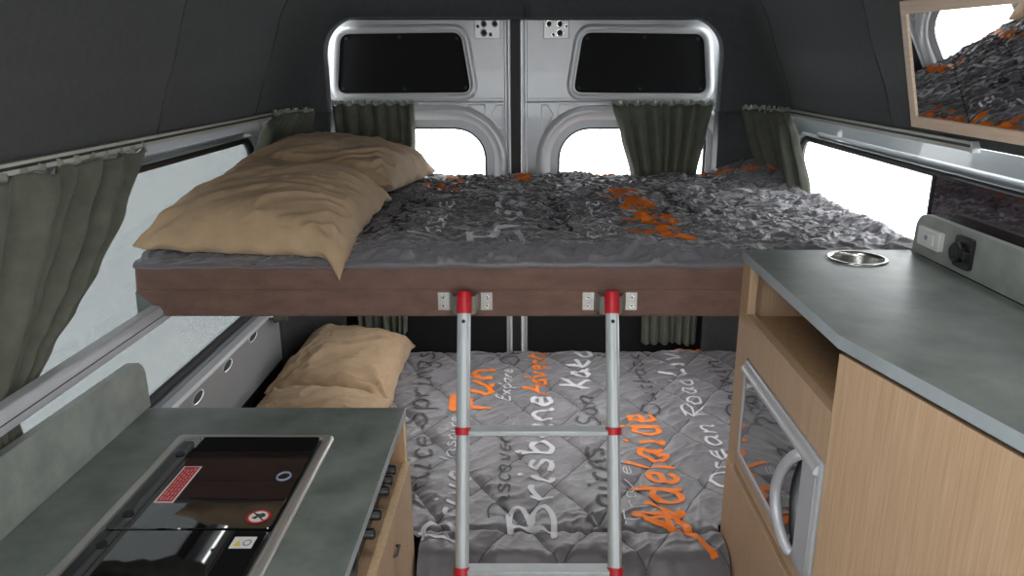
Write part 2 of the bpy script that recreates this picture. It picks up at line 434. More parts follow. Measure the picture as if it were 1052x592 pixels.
curtain('sage green curtain hanging at the rear end of the left window beside the pillows',LX,
    [(-.166,2.585,2.765,1,.004),(-.22,2.50,2.765,1,-.012),(-.34,2.35,2.74,1,-.02),(-.45,2.36,2.72,1,-.02),(-.60,2.40,2.70,1,-.02),(-.86,2.46,2.68,.8,-.01)],5,.04,3)
curtain('sage green curtain hanging at the rear end of the right window',RX,
    [(-.158,2.585,2.775,1,.004),(-.22,2.50,2.77,1,-.002),(-.385,2.36,2.74,1.1,-.012),(-.50,2.38,2.72,1,-.012),(-.86,2.46,2.68,.8,-.01)],5,.045,6)
curtain('sage green curtain on the left rear door above the pillows',DY,
    [(-.146,-.728,-.428,.8,0),(-.25,-.72,-.425,1,0),(-.40,-.715,-.43,1,0),(-.7,-.70,-.48,1,0),(-1.03,-.685,-.492,1,0)],6,.040,21)
curtain('sage green curtain on the right rear door, tapering downwards beside the bare pane',DY,
    [(-.146,.300,.672,.8,0),(-.25,.335,.650,1,0),(-.40,.375,.620,1.1,0),(-.7,.43,.66,1,0),(-1.075,.448,.665,1,0)],6,.042,33)
for a0,a1,lb in ((-.775,-.10,'thin curtain wire above the left rear door window'),(-.02,.69,'thin curtain wire above the right rear door window')):
    o=obj('curtain_wire',MB().tube([(a0,2.862,-.138),(a1,2.862,-.138)],.0022,6),M['satin']); tag(o,lb,'curtain wire')

# ------------------------------------------------------------------ quilts
F={ # hand-drawn stroke letters: width, strokes
'A':(.75,['0,-.05 .2,.5 .42,1 .5,.6 .68,0','.1,.36 .4,.4 .75,.38']),
'B':(.68,['.05,-.02 .12,.5 .14,1.02','-.08,.93 .3,1.02 .56,.86 .45,.62 .18,.5 .5,.46 .64,.22 .4,.02 -.08,.0']),
'D':(.72,['.12,0 .15,1','-.05,.93 .35,1 .66,.7 .58,.25 .3,.02 -.02,.02']),
'E':(.6,['.55,.95 .15,.95 .12,.5 .1,.02 .58,.02','.12,.5 .45,.53']),
'F':(.62,['.12,-.05 .18,.95','.0,.92 .62,1','.12,.5 .5,.55']),
'K':(.66,['.1,-.02 .15,1.03','.62,.95 .14,.45 .4,.25 .66,-.03']),
'L':(.55,['.12,1 .08,.3 .1,.02 .55,.05']),
'O':(.75,['.4,1 .08,.75 .08,.25 .38,0 .68,.3 .66,.78 .36,1.02']),
'R':(.66,['.08,0 .14,1','-.03,.92 .4,1 .6,.78 .45,.55 .14,.48 .38,.3 .66,-.03']),
'S':(.58,['.52,.88 .3,1 .08,.8 .2,.56 .48,.38 .5,.12 .25,0 .02,.14']),
'T':(.62,['.0,.95 .62,1','.32,.98 .28,0']),
'I':(.3,['.15,0 .18,1']),
'C':(.6,['.55,.85 .3,1 .06,.6 .12,.12 .35,0 .58,.15']),
'a':(.5,['.42,.5 .2,.56 .05,.28 .18,.0 .38,.2 .42,.52 .42,.15 .54,.02']),
'b':(.5,['.08,1 .08,.05','.08,.35 .3,.55 .46,.3 .3,.0 .08,.06']),
'c':(.42,['.4,.45 .2,.55 .05,.28 .18,.0 .42,.1']),
'd':(.5,['.42,.45 .2,.55 .04,.27 .18,.0 .38,.15 .44,1 .44,.1 .52,.0']),
'e':(.44,['.06,.28 .38,.33 .34,.54 .14,.5 .05,.22 .2,.0 .44,.1']),
'f':(.36,['.4,.95 .22,.95 .18,.6 .16,-.1','.0,.52 .36,.55']),
'g':(.48,['.42,.5 .18,.56 .05,.28 .2,.06 .4,.25 .42,.52 .4,-.2 .2,-.35 .03,-.22']),
'i':(.22,['.1,.52 .1,.05 .2,.0','.1,.75 .15,.84']),
'k':(.48,['.06,1 .08,0','.42,.55 .1,.27 .46,0']),
'l':(.24,['.1,1 .1,.1 .22,.0']),
'm':(.72,['.05,.52 .07,0','.07,.35 .25,.55 .34,.45 .35,.0','.35,.35 .55,.55 .64,.4 .66,.0']),
'n':(.5,['.05,.54 .08,0','.08,.35 .3,.56 .42,.4 .42,.08 .52,.0']),
'o':(.46,['.24,.55 .05,.35 .1,.05 .28,.0 .42,.25 .36,.5 .2,.56']),
'p':(.5,['.05,.52 .08,-.35','.08,.35 .3,.56 .46,.3 .3,.03 .08,.08']),
'r':(.38,['.05,.54 .08,0','.08,.32 .22,.52 .38,.5']),
's':(.4,['.36,.46 .2,.56 .07,.43 .2,.3 .36,.17 .22,.0 .02,.06']),
't':(.36,['.18,.85 .16,.1 .34,.0','.02,.55 .36,.58']),
'u':(.5,['.06,.54 .06,.12 .2,.0 .4,.18 .42,.54 .42,.1 .52,.0']),
'v':(.46,['.04,.54 .2,.0 .42,.56']),
'w':(.66,['.04,.54 .16,.02 .32,.45 .46,.02 .64,.56']),
'x':(.46,['.04,.54 .44,.0','.42,.55 .04,.0']),
'y':(.48,['.05,.54 .22,.08','.44,.55 .2,-.05 .02,-.32']),
' ':(.35,[]),
}
def catmull(P, n=7):
    P=[V(p) for p in P]; out=[]
    for i in range(len(P)-1):
        p0=P[max(0,i-1)];p1=P[i];p2=P[i+1];p3=P[min(len(P)-1,i+2)]
        for k in range(n):
            t=k/n; out.append(.5*((2*p1)+(p2-p0)*t+(2*p0-5*p1+4*p2-p3)*t*t+(-p0+3*p1-3*p2+p3)*t**3))
    out.append(P[-1]); return out
def write(mb, word, start, end, size, hf, mi, w=.1, italic=.18, inside=None):
    """draw word from start to end on the quilt; letter tops point left of the direction"""
    adv=sum(F[c][0]+.12 for c in word)
    s=V(start); e=V(end); D=(e-s); L=D.length; D.normalize(); U=V((-D.y,D.x)); sx=L/adv
    rnd=random.Random(word); x=0
    for c in word:
        wd,st=F[c]
        yo=rnd.uniform(-.03,.03)
        for q in st:
            P=catmull([tuple(float(v) for v in p.split(',')) for p in q.split()])
            pts=[s+D*((x+p.x)*sx+p.y*italic*size)+U*((p.y+yo)*size) for p in P]
            rows=[]
            for i,p in enumerate(pts):
                a=pts[max(0,i-1)]; b=pts[min(len(pts)-1,i+1)]; t=(b-a)
                if t.length<1e-7: continue
                t.normalize(); nn=V((-t.y,t.x)); ww=w*size*.5*(.85+.25*abs(nn.dot(U))+.2*noise.noise((p.x*60,p.y*60,3)))
                if i in (0,len(pts)-1): ww*=.7
                row=[]
                for k in (-1,-.33,.33,1):
                    z=p+nn*ww*k; row.append((z.x,z.y,hf(z.x,z.y)+.0022))
                rows.append(row)
            o=len(mb.v)
            vs=[v for r in rows for v in r]; fs=[]
            for i in range(len(rows)-1):
                for k in range(3):
                    f=(i*4+k,i*4+k+1,i*4+k+5,i*4+k+4)
                    if inside and not all(inside(*vs[j][:2]) for j in f): continue
                    fs.append(f)
            mb.add(vs,fs,mi)
        x+=wd+.12
def fbm(x,y,s,o=3):
    v=0;a=1;t=0
    for i in range(o):
        v+=a*noise.noise((x*2**i,y*2**i,s+i*7.3)); t+=a; a*=.5
    return v/t
def ridge(x,y,s): return (1-abs(noise.noise((x,y,s)))*2.2)
def quilt(x,y,seed,sp):
    wx=x+.022*fbm(x*2,y*2,seed); wy=y+.022*fbm(x*2,y*2,seed+5)
    h=0
    for (cx,cy,ph) in ((1,.62,0),(1,-.62,.3)):
        u=(wx*cx+wy*cy)/sp/1.18+ph; d=abs(u-round(u))*sp
        h+= 1-math.exp(-(d/.013)) 
    return h*.5
def wr(x,y,fx,fy,sd,warp=.05,wf=5):
    a=x+warp*noise.noise((x*wf,y*wf,sd)); b=y+warp*noise.noise((x*wf,y*wf,sd+4.7))
    q=1-abs(noise.noise((a*fx,b*fy,sd+9)))*2.6
    return q*q if q>0 else 0
# lower quilt surface
def hL(x,y):
    z=-1.127+.019*quilt(x,y,2.,.17)+.008*fbm(x*4,y*4,9.)
    z+=.0045*wr(x+y*.5,y-x*.55,5,17,4.2)+.0032*wr(x-y*.6,y+x*.5,15,8,1.2)+.0010*wr(x,y,30,44,7.7)
    # gathered pulls near the front hem
    g=max(0,1-abs(y-1.62)/.12); z+=.007*g*math.sin(x*115+5*noise.noise((x*9,y*5,2)))*(.4+.6*abs(noise.noise((x*7,1,1))))
    z-=.012*math.exp(-((y-1.622)/.006)**2)
    if y<1.545: z-=16*(1.545-y)**2
    if y>2.80: z-=(y-2.80)**2*6
    z+= .02*max(0,min(1,(x-.45)/.4))*math.sin(min(1,max(0,(y-2.3)/.5))*1.57)
    return z
def keepL(p):
    if p.x>.471 and p.y<1.645: return False
    if p.x<-.268 and p.y<1.60: return False
    return True
mbq=MB().grid(lambda u,v:(lerp(-.885,.86,u),lerp(1.44,2.86,v),hL(lerp(-.885,.86,u),lerp(1.44,2.86,v))),420,330,keep=keepL)
insL=lambda x,y: keepL(V((x,y,0))) and -.88<x<.85 and 1.445<y<2.855
def W(mb,hf,ins,*a,**k): write(mb,a[0],a[1],a[2],a[3],hf,a[4],inside=ins,**k)
for a in (('Brisbane',(.058,1.600),(.072,2.41),.112,1,dict(w=.13)),
          ('Adelaide',(.405,1.60),(.400,2.27),.135,2,dict(w=.125)),
          ('Ocean Road',(.575,1.80),(.580,2.55),.075,1,dict(w=.11)),
          ('Live',(.575,2.57),(.590,2.86),.10,1,dict(w=.13)),
          ('Kakadu',(.205,2.44),(.26,3.04),.105,1,dict(w=.15)),
          ('Adventure',(.052,2.41),(.06,2.95),.080,2,dict(w=.14)),
          ('Explore',(-.072,2.37),(-.068,2.64),.048,1,dict(w=.12)),
          ('Fun',(-.140,2.27),(-.135,2.66),.135,2,dict(w=.16)),
          ('Inspire',(-.225,1.96),(-.228,2.24),.045,1,dict(w=.11)),
          ('Drive',(-.172,1.56),(-.172,1.90),.095,1,dict(w=.12)),
          ('Travel',(.275,1.63),(.285,1.96),.038,1,dict(w=.08)),
          ('Springs',(-.33,2.17),(-.385,2.82),.095,3,dict(w=.10)),
          ('Alice',(-.275,1.72),(-.30,2.12),.085,3,dict(w=.10)),
          ('Cairns',(.235,1.62),(.215,2.05),.085,3,dict(w=.12)),
          ('Sun',(.225,2.16),(.215,2.42),.075,3,dict(w=.11)),
          ('Discover',(-.055,1.66),(-.06,2.12),.055,3,dict(w=.09)),
          ('On',(-.045,2.68),(-.04,2.86),.075,3,dict(w=.10)),
          ('Outback',(.43,2.25),(.43,2.80),.06,3,dict(w=.10)),
          ('Darwin',(.72,2.22),(.72,2.70),.07,3,dict(w=.12)),
          ('Reef',(.50,2.83),(.68,2.79),.05,2,dict(w=.16))):
    if a[0]=='Outback' or a[0]=='Reef': pass
    W(mbq,hL,insL,*a[:5],**a[5])
def seams(mb,hf,ins,seed,sp,x0,x1,y0,y1):
    # stitched quilting lines lying in the valleys
    for (cx,cy,ph) in ((1,.62,0),(1,-.62,.3)):
        K=sp*1.18; L=math.hypot(cx,cy)
        ks=sorted((x*cx+y*cy)/K+ph for x in (x0,x1) for y in (y0,y1))
        for k in range(int(math.floor(ks[0]))-1,int(math.ceil(ks[-1]))+2):
            rows=[]; n=260
            for i in range(n+1):
                y=lerp(y0,y1,i/n); x=((k-ph)*K-y*cy)/cx
                for _ in range(6):
                    wx=x+.022*fbm(x*2,y*2,seed); wy=y+.022*fbm(x*2,y*2,seed+5)
                    x+=((k-ph)*K-(wx*cx+wy*cy))
                rows.append((x,y))
            vs=[];fs=[]
            for x,y in rows:
                for q in (-.0016,.0016): vs.append((x+q,y,hf(x+q,y)+.0011))
            for i in range(n):
                if all(ins(*vs[j][:2]) for j in (2*i,2*i+1,2*i+2,2*i+3)): fs.append((2*i,2*i+1,2*i+3,2*i+2))
            mb.add(vs,fs,3)
seams(mbq,hL,insL,2.,.17,-.885,.86,1.44,2.86)
# long orange flourish that finishes the A
def stroke(mb, P, w, hf, mi):
    pts=catmull(P,10); rows=[]
    for i,p in enumerate(pts):
        a=pts[max(0,i-1)];b=pts[min(len(pts)-1,i+1)];t=(b-a).normalized();nn=V((-t.y,t.x))
        rows.append([(q.x,q.y,hf(q.x,q.y)+.0018) for q in (p+nn*w*k for k in (-.5,-.17,.17,.5))])
    vs=[v for r in rows for v in r]
    mb.add(vs,[(i*4+k,i*4+k+1,i*4+k+5,i*4+k+4) for i in range(len(rows)-1) for k in range(3)],mi)
stroke(mbq,[(.300,1.74),(.36,1.70),(.405,1.60),(.435,1.52)],.020,hL,2)
stroke(mbq,[(.285,1.66),(.34,1.675),(.40,1.70)],.018,hL,2)
ql=obj('quilt',mbq,[M['duvet'],M['pr_white'],M['pr_orange'],M['pr_dark']],smooth=True,angle=80)
tag(ql,'charcoal quilt with white and orange city names spread over the lower bed','quilt')

def hU(x,y):
    z=-.412+.012*quilt(x,y,8.,.15)+.012*fbm(x*4,y*4,19.)
    m=.55+.6*abs(noise.noise((x*3,y*3,2.2)))
    z+=m*(.010*wr(x+y*.25,y-x*.12,5,30,14.2,.06)+.0075*wr(x-y*.7,y+x*.5,12,24,11.2,.06)+.0070*wr(x+y*.5,y-x*.2,18,48,17.7,.03)+.0040*wr(x-y*.3,y,50,80,21.7,.02))
    z+=.0030*fbm(x*28,y*45,24.,2)
    z-=.022*max(0,min(1,(-.34-x)/.12))*max(0,min(1,(2.5-y)/.3))
    if y<1.70: z-= 9.*(1.70-y)**2
    # rises and bunches up against the right rear corner
    r=max(0,min(1,(x-.60)/.22))*max(0,min(1,(y-2.3)/.45)); z+=.060*r*r*(3-2*r)
    z+=.010*math.exp(-((x-.86)/.03)**2)
    if y>2.78: z-=(y-2.78)**2*8
    return max(z,-.426+.3*(z+.426)) if z<-.426 and y<1.70 else z
mbu=MB().grid(lambda u,v:(lerp(-.893,.878,u),lerp(1.640,2.855,v),hU(lerp(-.893,.878,u),lerp(1.640,2.855,v))),480,360)
# hem falling over the front edge of the mattress
mbu.grid(lambda u,v:(lerp(-.893,.878,u),1.640-.006*math.sin(v*3.1)+.004*noise.noise((u*14,v,3)),lerp(hU(lerp(-.893,.878,u),1.640),-.443+.004*noise.noise((u*20,1,8)),v)),480,4)
insU=lambda x,y:-.88<x<.87 and 1.65<y<2.85
seams(mbu,hU,lambda x,y:-.88<x<.87 and 1.95<y<2.85,8.,.15,-.89,.87,1.65,2.85)
for a in (('Brisbane',(-.02,1.70),(-.03,2.55),.125,1,dict(w=.11)),
          ('Adelaide',(.385,1.73),(.33,2.45),.130,2,dict(w=.17)),
          ('Ocean Road',(.57,1.72),(.56,2.50),.085,1,dict(w=.10)),
          ('Live',(.62,2.50),(.62,2.80),.10,1,dict(w=.12)),
          ('Kakadu',(.17,2.40),(.17,2.84),.09,1,dict(w=.12)),
          ('Travel',(.75,1.80),(.76,2.45),.12,1,dict(w=.07)),
          ('Inspire',(-.22,1.75),(-.22,2.2),.08,1,dict(w=.06)),
          ('Explore',(.21,1.75),(.20,2.2),.07,1,dict(w=.07)),
          ('Fun',(-.245,2.44),(-.235,2.80),.11,2,dict(w=.17)),
          ('Sun',(-.005,2.62),(-.005,2.83),.09,2,dict(w=.18)),
          ('Reef',(.55,2.83),(.86,2.55),.05,2,dict(w=.22)),
          ('on',(.29,2.76),(.29,2.84),.08,2,dict(w=.18)),
          ('Darwin',(.45,2.0),(.45,2.5),.08,3,dict(w=.12)),
          ('Cairns',(.10,1.80),(.10,2.3),.08,3,dict(w=.12)),
          ('Springs',(-.32,1.8),(-.32,2.3),.09,3,dict(w=.12))):
    pass
    W(mbu,hU,insU,*a[:5],**a[5])
qu=obj('quilt',mbu,[M['duvet'],M['pr_white'],M['pr_orange'],M['pr_dark']],smooth=True,angle=80)
tag(qu,'crumpled charcoal quilt with orange and white lettering on the upper bunk','quilt')

# ------------------------------------------------------------------ bunk and beds
b=empty('upper_bunk',label='raised bunk with a brown suede front board below the crumpled quilt',cat='bunk bed')
fas=plate([rquad([(-.898,-.553),(.880,-.553),(.880,-.441),(-.888,-.441)],.010)],.020,lambda a,c,h:(a,1.658+h,c),bev=.006)
obj('front_board',fas,M['suede'],b,smooth=True,angle=50)
obj('base_board',MB().box((-.838,1.675,-.556),(.838,2.86,-.540)),M['base'],b)
obj('mattress',MB().box((-.838,1.676,-.538),(.838,2.80,-.458)),M['base'],b,bevel=.012)
obj('lower_stitch_line',MB().box((-.885,1.6405,-.494),(.878,1.642,-.4925)),M['suede'],b)
c=obj('corner_bracket',MB().add([(-.899,1.640,-.497),(-.902,1.640,-.556),(-.832,1.640,-.556),(-.899,1.690,-.497),(-.902,1.690,-.556),(-.832,1.690,-.556)],[(0,1,2),(5,4,3),(0,3,4,1),(1,4,5,2),(2,5,3,0)]),M['bracket'],b,bevel=.003)
# ladder hooks on the front board
for hx in (-.149,.181):
    hk=empty('ladder_hook'); hk.parent=b
    prof=[(-.062,0),(-.036,0),(-.030,-.004),(-.024,-.030),(-.016,-.034),(.016,-.034),(.024,-.030),(.030,-.004),(.036,0),(.062,0)]
    y=1.6425
    rows=[[(hx+a,y-.0+d,z) for a,d in prof] for z in (-.542,-.500)]
    hk2=obj('hook_plate',MB().loft(rows,closed=False),M['zinc'],b,solid=.002); 
    for sxx in (-1,1):
        for zz in (-.511,-.531):
            obj('screw',MB().cyl((hx+sxx*.050,y-.001,zz),(0,-.003,0),.0052,12,mi=0).cyl((hx+sxx*.050,y-.004,zz),(0,-.0005,0),.002,6,mi=1),[M['steel'],M['hole']],hk2,smooth=True)
    bpy.data.objects.remove(hk)
lb=empty('lower_bed',label='low fixed bed base under the lettered quilt between the two cabinets',cat='bed')
obj('bed_base',MB().box((-.862,1.68,-1.65),(.862,2.85,-1.25)).box((-.262,1.50,-1.65),(.455,1.68,-1.25)),M['base'],lb)
obj('mattress',MB().box((-.858,1.69,-1.25),(.858,2.84,-1.155)).box((-.260,1.512,-1.25),(.452,1.69,-1.175)),M['base'],lb,bevel=.01)

# ------------------------------------------------------------------ pillows
def pillow(label, C, thick, seed, sag=None, group=None, wr=1.):
    C=[V(c) for c in C]   # order: u-v- , u+v-, u+v+, u-v+
    def base(u,v):
        s=(u+1)/2; t=(v+1)/2
        return C[0]*(1-s)*(1-t)+C[1]*s*(1-t)+C[2]*s*t+C[3]*(1-s)*t
    ce=base(0,0)
    def pt(u,v,sg):
        pin=1-.075*(1-v*v)*abs(u)**3; pin2=1-.06*(1-u*u)*abs(v)**3
        p=base(u*pin,v*pin2)
        pr=max(0,(1-abs(u)**2.6))*max(0,(1-abs(v)**2.6)); h=thick*.5*pr**.48
        # long soft folds running across the pillow, fanning near the corners
        r=math.hypot(abs(u)-1,abs(v)-1); ang=math.atan2(1-abs(v),1-abs(u)+1e-4)
        w=.008*math.exp(-r*2.2)*math.sin(ang*9+2*noise.noise((u*2,v*2,seed)))*min(1,r*3)
        A=u*.86+v*.5; B=v*.86-u*.5
        A+=.16*noise.noise((u*1.6,v*1.6,seed+2)); B+=.16*noise.noise((u*1.6,v*1.6,seed+6))
        def rg(a,b,sd,k=2.3):
            q=1-abs(noise.noise((a,b,sd)))*k
            return q*q if q>0 else 0
        w+=.0080*rg(A*.5,B*2.8,seed)+.0055*rg(A*.9,B*6.0,seed+9)+.0022*rg(A*3.5-B,B*3+A,seed+13)+.0026*rg(A*1.6,B*13,seed+17)
        w+=.012*fbm(u*1.1,v*1.1,seed+3,2)
        edge=min(1,(1-max(abs(u),abs(v)))*7)
        w*=wr*(edge*.8+.2)
        lift=h*(1.25 if sg>0 else -.55)+ (w if sg>0 else 0)*min(1,pr*6+.15)
        # gentle ruffle along the seam
        ru=.006*math.sin(u*17+seed)*(abs(v)>.93)+.006*math.sin(v*15+seed*2)*(abs(u)>.93)
        if sag:
            d=math.hypot(u-sag[0],v-sag[1]); q=max(0,1-d/.42); p=p+V(sag[2])*q*q
        return V((p.x,p.y,p.z+lift+ru*(1-edge)))
    mb=MB(); n=110
    def sp(t): t=2*t-1; return math.copysign(1-(1-abs(t))**1.25,t)
    mb.grid(lambda u,v:pt(sp(u),sp(v),1),n,n); mb.grid(lambda u,v:pt(sp(u),1*sp(1-v),-1),n,n)
    o=obj('pillow',mb,M['pillow'],smooth=True,angle=180)
    
    return tag(o,label,'pillow',group)
pillow('tan pillow at the front corner of the upper bunk, tip drooping over the board',
    [(-.895,1.650,-.394),(-.400,1.638,-.408),(-.395,2.14,-.362),(-.866,2.26,-.335)],.165,1.3,wr=1.5,sag=(1,-1,(-.02,-.045,-.050)))
pillow('tan pillow behind the other one, against the rear door curtain on the upper bunk',
    [(-.866,2.10,-.33),(-.400,2.18,-.345),(-.345,2.76,-.375),(-.80,2.76,-.345)],.175,5.1,wr=1.5)
pillow('orange-tan pillow lying flat at the back of the lower bed',
    [(-.866,2.25,-1.03),(-.455,2.26,-1.085),(-.455,2.80,-1.065),(-.835,2.80,-1.03)],.15,7.7,wr=1.5)
pillow('second tan pillow of the lower bed, mostly hidden behind the kitchen counter',
    [(-.868,1.72,-1.07),(-.46,1.74,-1.085),(-.455,2.29,-1.075),(-.86,2.27,-1.045)],.14,9.9,wr=1.5)

# ------------------------------------------------------------------ ladder
ld=empty('ladder',label='aluminium telescopic ladder with red caps hooked on the upper bunk',cat='ladder')
T=V((0,1.610,-.498)); Bm=V((0,1.386,-1.05)); dn=(Bm-T).normalized()
Ln=(Bm-T).length; foot=(1.648-.498)/(-dn.z) 
nrm=V((0,dn.z,-dn.y))            # points to the viewer-ish side
if nrm.y>0: nrm=-nrm
def railp(x,s): return V((x,T.y+dn.y*s,T.z+dn.z*s))
gap=Ln/2
for i,x in enumerate((-.148,.182)):
    s0=.030
    obj('rail',MB().tube([railp(x,s0),railp(x,foot)],.0150,24),M['alu'],ld,smooth=True,angle=60)
    obj('rail_rib',MB().box((-.002,-.0005,-1),(.002,.0012,0)).xf(lambda a,b_,c_:tuple(railp(x+a*1.0+.0055,s0+.01+(-c_)*(foot-s0-.02))+nrm*(.0142+b_))),M['satin'],ld)
    cp=obj('red_cap',MB().tube([railp(x,-.010),railp(x,-.004),railp(x,s0+.010)],[.0135,.0168,.0168],24),M['red'],ld,smooth=True,angle=50)
    tag(cp,'red plastic end cap')
    obj('cap_hook',MB().box((-.013,-.0,-.012),(.013,.026,0)).xf(lambda a,b_,c_:(x+a,1.605+b_,-.492+c_)),M['zinc'],ld)
    obj('rail_bolt',MB().cyl(railp(x,.058)+nrm*.014,nrm*.002,.0042,12),M['hole'],ld,smooth=True)
    for k in (1,2,3,4):
        s=gap*k*1.0
        if s>foot-.05: continue
        cc=obj('red_collar',MB().tube([railp(x,s-.008),railp(x,s+.008)],.0178,24),M['red'],ld,smooth=True,angle=50)
    obj('rubber_foot',MB().tube([railp(x,foot-.05),railp(x,foot)],.019,16),M['rubber'],ld,smooth=True,angle=50)
for k in (1,2,3,4):
    s=gap*k
    if s>foot-.05: continue
    p=railp(0,s)
    hh=.0065 if k==1 else .008
    mb=MB().box((-.136,-.016,-hh),(.170,.016,hh))
    # tread turned so its flat top is level
    obj('rung',mb.xf(lambda a,b_,c_:(a,p.y+b_,p.z+c_)),M['alu'],ld,bevel=.003)

# ------------------------------------------------------------------ left kitchen
kc=empty('kitchen_cabinet',label='oak kitchen cabinet under the left counter with an open slot and drawer',cat='cabinet')
obj('end_panel',MB().box((-.862,1.545,-1.65),(-.288,1.560,-.772)),M['oak_in'],kc)
obj('end_panel_edge',MB().box((-.288,1.545,-1.65),(-.2855,1.560,-.772)),M['ply'],kc)
obj('slot_shelf',MB().box((-.60,.25,-.896),(-.294,1.545,-.881)),M['oak'],kc)
obj('back_panel',MB().box((-.862,.25,-1.65),(-.85,1.545,-.772)),M['oak_in'],kc)
dr=obj('drawer_front',MB().box((-.294,.25,-1.24),(-.277,1.548,-.880)),M['oak'],kc,bevel=.0015)
obj('drawer_edge_band',MB().box((-.2935,.25,-.8805),(-.2775,1.548,-.8785)),M['ply'],dr)
obj('lower_drawer_front',MB().box((-.294,.25,-1.62),(-.277,1.548,-1.25)),M['oak'],kc,bevel=.0015)
hb=obj('handle',MB().tube([(-.277,1.340,-.955),(-.270,1.338,-.953),(-.270,1.306,-.953),(-.277,1.304,-.955)],.003,8),M['blackplastic'],dr,smooth=True)
hc=obj('cabinet_floor',MB().box((-.85,.25,-1.65),(-.286,1.545,-1.63)),M['oak_in'],kc)

wt=obj('worktop',MB().prism([(-.886,.15),(-.2835,.15),(-.2835,1.566),(-.886,1.566)],-.770,-.7505,0,1),[M['counter'],M['edge']],bevel=.001)
tag(wt,'grey green stone-look worktop on the left with the black glass hob','worktop')
sp=plate([rquad([(.15,-.749),(1.574,-.749),(1.572,-.655),(1.525,-.618),(.15,-.585)],.006)[:-14]+rquad([(.15,-.749),(1.574,-.749),(1.572,-.655),(1.525,-.618),(.15,-.585)],.006)[-14:]],.018,lambda a,c_,h:(-.876+h,a,c_))
pts=[(.15,-.7495),(1.574,-.7495),(1.574,-.675)]
for k in range(1,9):
    t=math.radians(90*k/8); pts.append((1.574-.045*(1-math.cos(t)),-.675+.045*math.sin(t)))
pts.append((.15,-.592))
sp=plate([pts],.018,lambda a,c_,h:(-.876+h,a,c_),bev=.0)
o=obj('splashback',sp,M['splash'],bevel=.0015); tag(o,'low pale stone-look upstand between the left window and the hob counter','splashback')

hob=empty('hob',label='black glass lidded hob and sink set in a steel frame on the left worktop',cat='hob')
fo=rrect(-.735,-.407,.50,1.423,.016,6); fi=rrect(-.712,-.428,.52,1.408,.014,6)
def hz(L,z): return [(a,c_,z) for a,c_ in L]
obj('steel_frame',MB().loft([hz(fo,-.7495),hz(offset(fo,-.001),-.745),hz(offset(fo,-.006),-.741),hz(offset(fo,-.011),-.741),hz(offset(fi,.003),-.742),hz(fi,-.7475)]),M['hobsteel'],hob,smooth=True,angle=50)
def lid(y0,y1):
    L=rrect(-.7085,-.4315,y0,y1,.010,5)
    return MB().loft([hz(L,-.7485),hz(L,-.7405),hz(offset(L,-.0015),-.739)]).add(hz(offset(L,-.0015),-.739),[tuple(range(len(L)))])
l1=obj('glass_lid',lid(1.0835,1.4045),M['blackgloss'],hob,smooth=True,angle=40)
l2=obj('glass_lid',lid(.525,1.0795),M['blackgloss'],hob,smooth=True,angle=40)
zl=-.7388
for (x,y,p) in ((-.690,1.331,l1),(-.6875,1.126,l1),(-.686,1.040,l2),(-.686,.80,l2)):
    obj('hinge_cap',MB().tube([(x,y,zl-.001),(x,y,zl+.002),(x,y,zl+.003)],[.0085,.0085,.006],20),M['rubber'],p,smooth=True,angle=50)
obj('lid_ring',MB().tube([(-.460+.012*math.cos(t*math.pi/12),1.248+.014*math.sin(t*math.pi/12),zl) for t in range(24)],.0022,6,closed=True,flat=1),M['bluegrey'],l1,smooth=True)
st=MB().box((-.661,1.160,zl),(-.627,1.284,zl+.0004),0).box((-.658,1.163,zl+.0004),(-.630,1.281,zl+.0007),1)
rr=random.Random(2)
for k,x in enumerate((-.6530,-.6470,-.6410,-.6350)):
    y=1.168
    while y<1.274:
        w_=rr.uniform(.004,.012); st.box((x-.0005,y,zl+.0007),(x+.0005,min(1.277,y+w_),zl+.0009),2); y+=w_+.005
ws=obj('warning_sticker',st,[M['white'],M['redprint'],M['white']],l1); tag(ws,'red warning sticker with a white border')
def disc(mb,cx,cy,r,z,mi,ry=None,n=28): 
    ry=ry or r; mb.add([(cx+r*math.cos(2*math.pi*k/n),cy+ry*math.sin(2*math.pi*k/n),z) for k in range(n)],[tuple(range(n))],mi)
pg=MB(); disc(pg,-.462,1.117,.0205,zl+.0004,0); disc(pg,-.462,1.117,.0160,zl+.0006,1)
pg.add([(x-.462,y+1.117,zl+.0008) for x,y in ((-.011,-.004),(-.004,.003),(-.006,.009),(.000,.007),(.004,.011),(.010,.007),(.011,.000),(.006,-.004),(.000,-.002),(-.003,-.008))],[tuple(range(10))],2)
pg.add([(x-.462,y+1.117,zl+.0009) for x,y in ((-.0125,.0105),(-.0105,.0125),(.0125,-.0105),(.0105,-.0125))],[(0,1,2,3)],2)
o=obj('prohibition_sticker',pg,[M['redprint'],M['white'],M['pr_dark']],l1); tag(o,'round red and white no-touching sticker')
sg=MB().box((-.480,1.030,zl),(-.444,1.060,zl+.0004),0)
sg.add([(-.476,1.036,zl+.0006),(-.463,1.036,zl+.0006),(-.4695,1.050,zl+.0006)],[(0,1,2)],1); disc(sg,-.455,1.044,.0070,zl+.0006,2,.0085); disc(sg,-.455,1.044,.0045,zl+.0008,0,.0055)
o=obj('small_sticker',sg,[M['white'],M['yellow'],M['bluegrey']],l2); tag(o,'small white sticker with a yellow triangle')
cp=obj('control_panel',MB().box((-.335,.55,-.870),(-.312,1.44,-.772)),M['blackplastic'],hob,bevel=.003)
for y in (1.415,1.375,1.335,1.25,1.19):
    obj('control_knob',MB().tube([(-.312,y,-.822),(-.306,y,-.822),(-.286,y,-.822),(-.283,y,-.822)],[.013,.011,.011,.008],14),M['blackplastic'],cp,smooth=True,angle=50)
